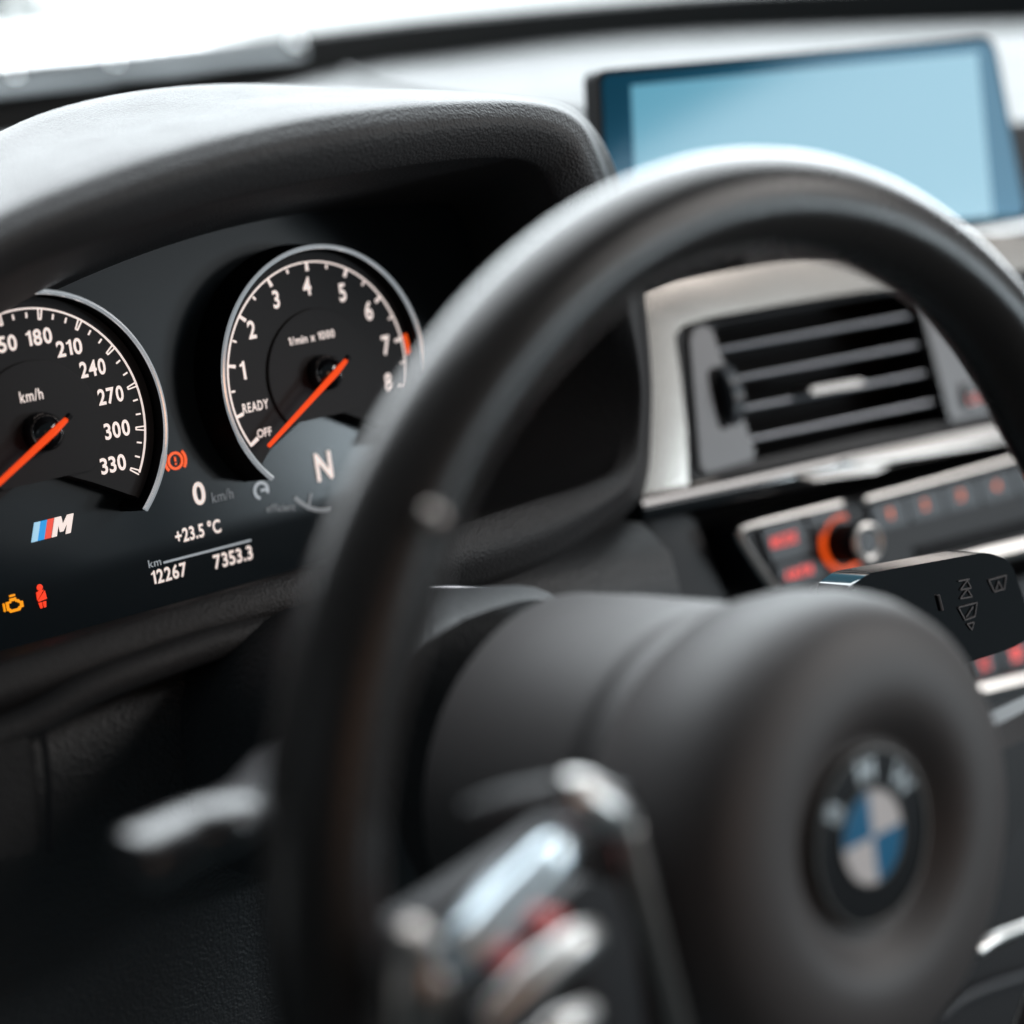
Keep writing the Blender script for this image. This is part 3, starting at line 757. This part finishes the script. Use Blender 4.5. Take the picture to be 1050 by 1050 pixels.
# ================================================================== LOWER DASH AND COLUMN
# knee panel of the dashboard under the instruments
bm = bmesh.new(); rows = []
for j, (h, y) in enumerate(((-.078, .02), (-.082, -.035), (-.095, -.050), (-.12, -.055), (-.17, -.050), (-.24, -.035), (-.34, -.01))):
    rows.append([Vector((-.45 + .72 * i / 30, y + .02 * ((i / 30 - .6) ** 2), h + .012 * math.sin(i / 30 * PI) - .01)) for i in range(31)])
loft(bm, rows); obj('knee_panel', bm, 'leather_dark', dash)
bm = bmesh.new(); tube(bm, cr([F(-60, 772, -.06), F(20, 745, -.062), F(90, 707, -.064), (F(160, 680, -.064)), F(230, 657, -.062), F(310, 640, -.058)], 6), .0062, 12); obj('lower_ridge', bm, 'leather', dash)
bm = bmesh.new(); prism(bm, rounded([F(-80, 785, -.068), F(34, 754, -.068), F(44, 870, -.068), F(-80, 905, -.068)], .004), .02, .002); obj('kick_panel', bm, 'leather', dash)
bm = bmesh.new(); tube(bm, [F(44, 752, -.070), F(50, 800, -.070), F(52, 875, -.070)], .0012, 8); obj('panel_edge', bm, 'plastic', dash)
def Wz(px, py, z):
    c = W(CAMF); d = ROT.to_3x3() @ ray(px, py); return toF(c + d * ((z - c.z) / d.z))
bm = bmesh.new(); tube(bm, cr([Wz(355, 73, Z0 + .054), Wz(385, 86, Z0 + .054), Wz(430, 97, Z0 + .053), Wz(530, 109, Z0 + .052), Wz(606, 118, Z0 + .051)], 6), .0022, 8); obj('crease_shade', bm, 'plastic', dash)  # dark tube laid in for the soft shadow line behind the hood
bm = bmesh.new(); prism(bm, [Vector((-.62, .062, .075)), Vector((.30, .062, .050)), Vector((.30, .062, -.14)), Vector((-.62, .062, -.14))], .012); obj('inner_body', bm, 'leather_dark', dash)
# side trim between surround and console (grey brushed patch)
obj('side_trim', kprism([(560, 600), (655, 545), (690, 640), (700, 720), (600, 720)], -.02, .02, .003), 'slat', dash)
obj('side_post', kprism([(655, 515), (715, 530), (760, 640), (690, 640)], -.012, .02, .004), 'plastic', dash)

colm = thing('steering_column', 'black column shroud between the wheel hub and the dashboard', 'steering column', (0.065, -.05, -.13))
CX, CH = .0650, -.122
def oval(y, a, b, ch, n=40, p=2.6):
    out = []
    for k in range(n):
        t = 2 * PI * k / n; c_, s_ = math.cos(t), math.sin(t)
        out.append(Vector((CX + a * math.copysign(abs(c_) ** (2 / p), c_), y, ch + b * math.copysign(abs(s_) ** (2 / p), s_))))
    return out
bm = bmesh.new()
r_ = loft(bm, [oval(-.02, .062, .050, -.128), oval(-.08, .060, .052, -.126), oval(-.150, .056, .054, -.122), oval(-.162, .052, .050, -.122)], closed_v=True); cap(bm, r_[0]); cap(bm, r_[-1])
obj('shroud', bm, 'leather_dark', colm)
bm = bmesh.new(); tube(bm, cr([F(418, 605, -.075), F(470, 604, -.075), F(522, 610, -.075)], 6), .0016, 8); obj('gap_seal', bm, 'slat', colm)

# turn signal stalk
ts = thing('turn_signal_stalk', 'black turn signal stalk left of the column, catching a pale highlight', 'stalk', (0.02, -.16, -.10))
bm = bmesh.new(); tube(bm, cr([Vector((.03, -.135, -.105)), Vector((-.02, -.155, -.097)), F(245, 832, -.245), F(190, 856, -.25), F(135, 884, -.252)], 6), [.006] * 8 + [.007] * 4 + [.0078 + .0001 * i for i in range(12)] + [.008], 18, flat=.85)
obj('lever', bm, 'stalk', ts)
bm = bmesh.new(); tube(bm, [F(160, 876, -.256), F(154, 880, -.257)], .0035, 12); obj('button', bm, 'button', ts)

# wiper stalk
YS = -.20
wp = thing('wiper_stalk', 'glossy black wiper stalk with printed wiper symbols right of the column', 'stalk', F(960, 640, YS + .01))
pts = rounded([F(872, 602, YS), F(890, 588, YS), F(1012, 566, YS), F(1036, 574, YS), F(1062, 650, YS), F(1040, 664, YS), F(960, 690, YS), F(880, 690, YS)], [.003, .004, .006, .006, .004, .003, .003, .003])
bm = bmesh.new(); prism(bm, pts, .016, .004, 4); obj('paddle', bm, 'gloss', wp)
bm = bmesh.new(); tube(bm, [F(930, 650, YS + .012), Vector((.13, -.15, -.125)), Vector((.09, -.14, -.122))], [.010, .009, .009], 14); obj('arm', bm, 'plastic', wp)
YI = YS - .0006
def ic(pts, w=.0005):
    bm = bmesh.new()
    for a, b in zip(pts[:-1], pts[1:]): bar(bm, F(*a, YI), F(*b, YI), w, t=.0003)
    return bm
bm = ic([(983, 596), (994, 594)]); 
for q in ([(985, 605), (992, 595), (996, 603), (985, 605)], [(985, 614), (992, 604), (997, 612), (985, 614)]): join(bm, ic(q))
obj('wash_symbol', bm, 'icon', wp, smooth=False)
bm = ic([(1014, 595), (1032, 590), (1030, 604), (1020, 607), (1014, 595)]); join(bm, ic([(1021, 606), (1024, 596), (1028, 604)])); obj('wiper_symbol', bm, 'icon', wp, smooth=False)
bm = ic([(983, 623), (1002, 618), (1000, 632), (990, 636), (983, 623)]); join(bm, ic([(991, 633), (998, 622)])); join(bm, ic([(992, 640), (999, 638), (997, 646), (992, 640)])); obj('rear_wiper_symbol', bm, 'icon', wp, smooth=False)
bm = bmesh.new(); tube(bm, [F(962, 610, YI), F(966, 626, YI)], .0007, 6); obj('edge_mark', bm, 'icon', wp, smooth=False)

# ================================================================== STEERING WHEEL
sw = thing('steering_wheel', 'black leather steering wheel with a round emblem on its hub', 'steering wheel', (CX, -.285, CH))
WY, WH, RM = -.2847, -.1188, .1705
bm = bmesh.new(); n = 144; secs = []
for k in range(n):
    a = 2 * PI * k / n
    ad = math.degrees(a); ad = ad if ad < 180 else ad - 360     # clockwise from the top
    bulge = .0045 * math.exp(-((abs(ad) - 58) / 9) ** 2)
    r1, r2 = .0146, .0152
    sec = []
    for j in range(24):
        t = 2 * PI * j / 24
        rr = r1 * math.cos(t) - (bulge if math.cos(t) < 0 else 0) * -math.cos(t)
        sec.append(pol(CX, WH, RM + rr, a, WY + r2 * math.sin(t)))
    secs.append(sec)
loft(bm, secs, closed_u=True, closed_v=True); obj('rim', bm, 'rim_leather', sw)
# hub pad: dished round cover
bm = bmesh.new(); HH = -.1300; HX = CX + .0035
lathe(bm, HX, HH, [(.062, -.258), (.0675, -.266), (.0705, -.278), (.0714, -.289), (.0704, -.298), (.0676, -.3052), (.0630, -.3100), (.0565, -.3132), (.0500, -.3147), (.0440, -.3150), (.0395, -.3143), (.0358, -.3126), (.0325, -.3100), (.0298, -.3076), (.0282, -.3066), (.0005, -.3064)], 72)
for v in bm.verts:
    v.co.x = HX + (v.co.x - HX) * 1.03; v.co.z = HH + (v.co.z - HH) * (.975 if v.co.z > HH else 1.06)
obj('hub_pad', bm, 'pad', sw)
bm = bmesh.new(); lathe(bm, CX, HH, [(.048, -.184), (.060, -.186), (.0635, -.191), (.0642, -.215), (.0642, -.246), (.0615, -.251), (.0590, -.254), (.0590, -.262)], 64)
obj('hub_body', bm, 'pad', sw)
# emblem
bm = bmesh.new(); YE = -.3072
lathe(bm, HX, HH, [(.0255, YE + .002), (.0255, YE - .0016), (.0248, YE - .0022), (.0004, YE - .0022)], 64)
em = obj('emblem', bm, 'emblem_black', sw)
for r0, r1 in ((.0249, .0255), (.0134, .0139)):
    bm = bmesh.new(); arc_band(bm, HX, HH, r0, r1, 0, 2 * PI, YE - .0030, .0012, 64); obj('emblem_ring', bm, 'dark_satin', em)
for q in range(4):
    bm = bmesh.new(); a0 = PI / 2 * q
    pts = [Vector((HX, YE - .0027, HH))] + [pol(HX, HH, .0134, a0 + PI / 2 * k / 12, YE - .0027) for k in range(13)]
    prism(bm, pts, .0006); obj('emblem_quadrant', bm, 'emblem_white' if q in (0, 2) else 'emblem_blue', em, smooth=False)
for s, a in (('B', -52), ('M', 0), ('W', 52)):
    obj('emblem_letter', text_bm(s, pol(HX, HH, .0194, R(a), YE - .0027), 0, hm=.0068, aspect=1.1, rot=R(a), bold=.02), 'chrome', em, smooth=False)
# spokes
TOPS = {-1: (-.095, -.100, -.104, -.106, -.106), 1: (-.122, -.129, -.130, -.128, -.126)}
def spoke(sgn):
    bm = bmesh.new(); ring = []
    for k_, (dx, top, bot, yf, yb) in enumerate(((.040, -.095, -.185, -.290, -.262), (.075, -.100, -.180, -.286, -.266), (.110, -.104, -.160, -.287, -.270), (.140, -.106, -.145, -.289, -.275), (.160, -.106, -.142, -.290, -.279))):
        top = TOPS[sgn][k_]
        if sgn > 0: bot -= .008
        x = CX + sgn * dx
        ring.append([Vector((x, yb, top)), Vector((x, yf + .006, top)), Vector((x, yf, top - .006)), Vector((x, yf, bot + .006)), Vector((x, yf + .006, bot)), Vector((x, yb, bot))])
    ring = [list(q) for q in zip(*[cr(list(c), 4) for c in zip(*ring)])]
    r_ = loft(bm, ring, closed_v=True); cap(bm, r_[0]); cap(bm, r_[-1]); return bm
for sg in (-1, 1): obj('spoke', spoke(sg), 'plastic', sw)
bm = bmesh.new()
r_ = loft(bm, [[Vector((CX + x, y, h)) for x, y in ((-w, -.280), (-w * .6, -.290), (w * .6, -.290), (w, -.280), (w, -.268), (-w, -.268))] for w, h in ((.040, -.170), (.030, -.215), (.028, -.250), (.034, -.283))], closed_v=True); cap(bm, r_[0]); cap(bm, r_[-1])
obj('spoke', bm, 'plastic', sw)
def wprism(px_pts, y, depth, bevel, r=.003, seg=3):
    bm = bmesh.new(); prism(bm, rounded([F(a, b, y) for a, b in px_pts], r), depth, bevel, seg); return bm
# left key pod and trims
def wbar(pts, rad, m, name, flat=1.0):
    bm = bmesh.new(); P_ = cr([F(*p) for p in pts], 6); n_ = len(P_)
    rr = [rad[min(int(i / (n_ - 1) * (len(rad) - 1)), len(rad) - 2)] * (1 - (i / (n_ - 1) * (len(rad) - 1)) % 1) + rad[min(int(i / (n_ - 1) * (len(rad) - 1)) + 1, len(rad) - 1)] * ((i / (n_ - 1) * (len(rad) - 1)) % 1) if i < n_ - 1 else rad[-1] for i in range(n_)]
    tube(bm, P_, rr, 16, flat=flat, up=Vector((0, 1, 0))); return obj(name, bm, m, sw)
wbar([(478, 838, -.310), (520, 826, -.314), (570, 815, -.316)], [.0030, .0042, .0044], 'plastic', 'spoke_edge')
wbar([(574, 812, -.318), (592, 816, -.3185), (618, 832, -.3185), (638, 846, -.318)], [.0040, .0060, .0062, .0045], 'satin', 'spoke_trim')  # brighter satin at the bend carries the trim's corner highlight
wbar([(638, 852, -.316), (652, 905, -.316), (672, 975, -.316), (700, 1075, -.314)], [.0044, .0044, .0036, .0034], 'dark_satin', 'spoke_trim')
wbar([(452, 990, -.318), (475, 968, -.320), (520, 920, -.320), (560, 878, -.320), (574, 862, -.318)], [.004, .0062, .0066, .0062, .0035], 'pod', 'key_pod')  # bar shaped along the pod's sky highlight
obj('key_panel', wprism([(470, 1010), (600, 900), (645, 910), (665, 1085), (480, 1085)], -.300, .012, .004), 'plastic', sw)
wbar([(498, 1048, -.322), (540, 1008, -.323), (585, 972, -.323), (608, 960, -.321)], [.003, .0050, .0050, .0035], 'satin', 'wheel_key', .8)
wbar([(545, 1078, -.322), (575, 1055, -.323), (606, 1038, -.321)], [.0035, .0042, .003], 'satin', 'wheel_key', .8)
for x, y in ((528, 982), (572, 948)):
    c = F(x, y, -.3135); bm = bmesh.new(); lathe(bm, c.x, c.z, [(.0034, c.y + .010), (.0034, c.y), (.0004, c.y)], 20); obj('key_light', bm, 'red_faint', sw)
wbar([(408, 955, -.308), (424, 975, -.312), (430, 1010, -.314), (425, 1060, -.312)], [.0045, .0070, .0078, .0072], 'dark_satin', 'rim_joint')
kstrip_ = [F(1000, 976, -.292), F(1020, 963, -.292), F(1050, 951, -.291), F(1110, 925, -.29)]
bm = bmesh.new(); tube(bm, cr(kstrip_, 6), .0026, 10, up=Vector((0, 1, 0))); obj('spoke_trim', bm, 'satin', sw)
def on_rim(d_, q): return pol(CX, WH, RM - .0146 * math.cos(R(q)), R(-d_), WY - .0152 * math.sin(R(q)))
sa = min(((pj(on_rim(d_, q_)) - Vector((440, 525))).length, d_, q_) for d_ in range(20, 95) for q_ in range(0, 100, 5))
c = on_rim(sa[1], sa[2])
bm = bmesh.new(); bmesh.ops.create_uvsphere(bm, u_segments=20, v_segments=12, radius=.0036, matrix=Matrix.Translation(c)); obj('rim_bead', bm, 'dark_satin', sw)  # small satin metal bead on the rim
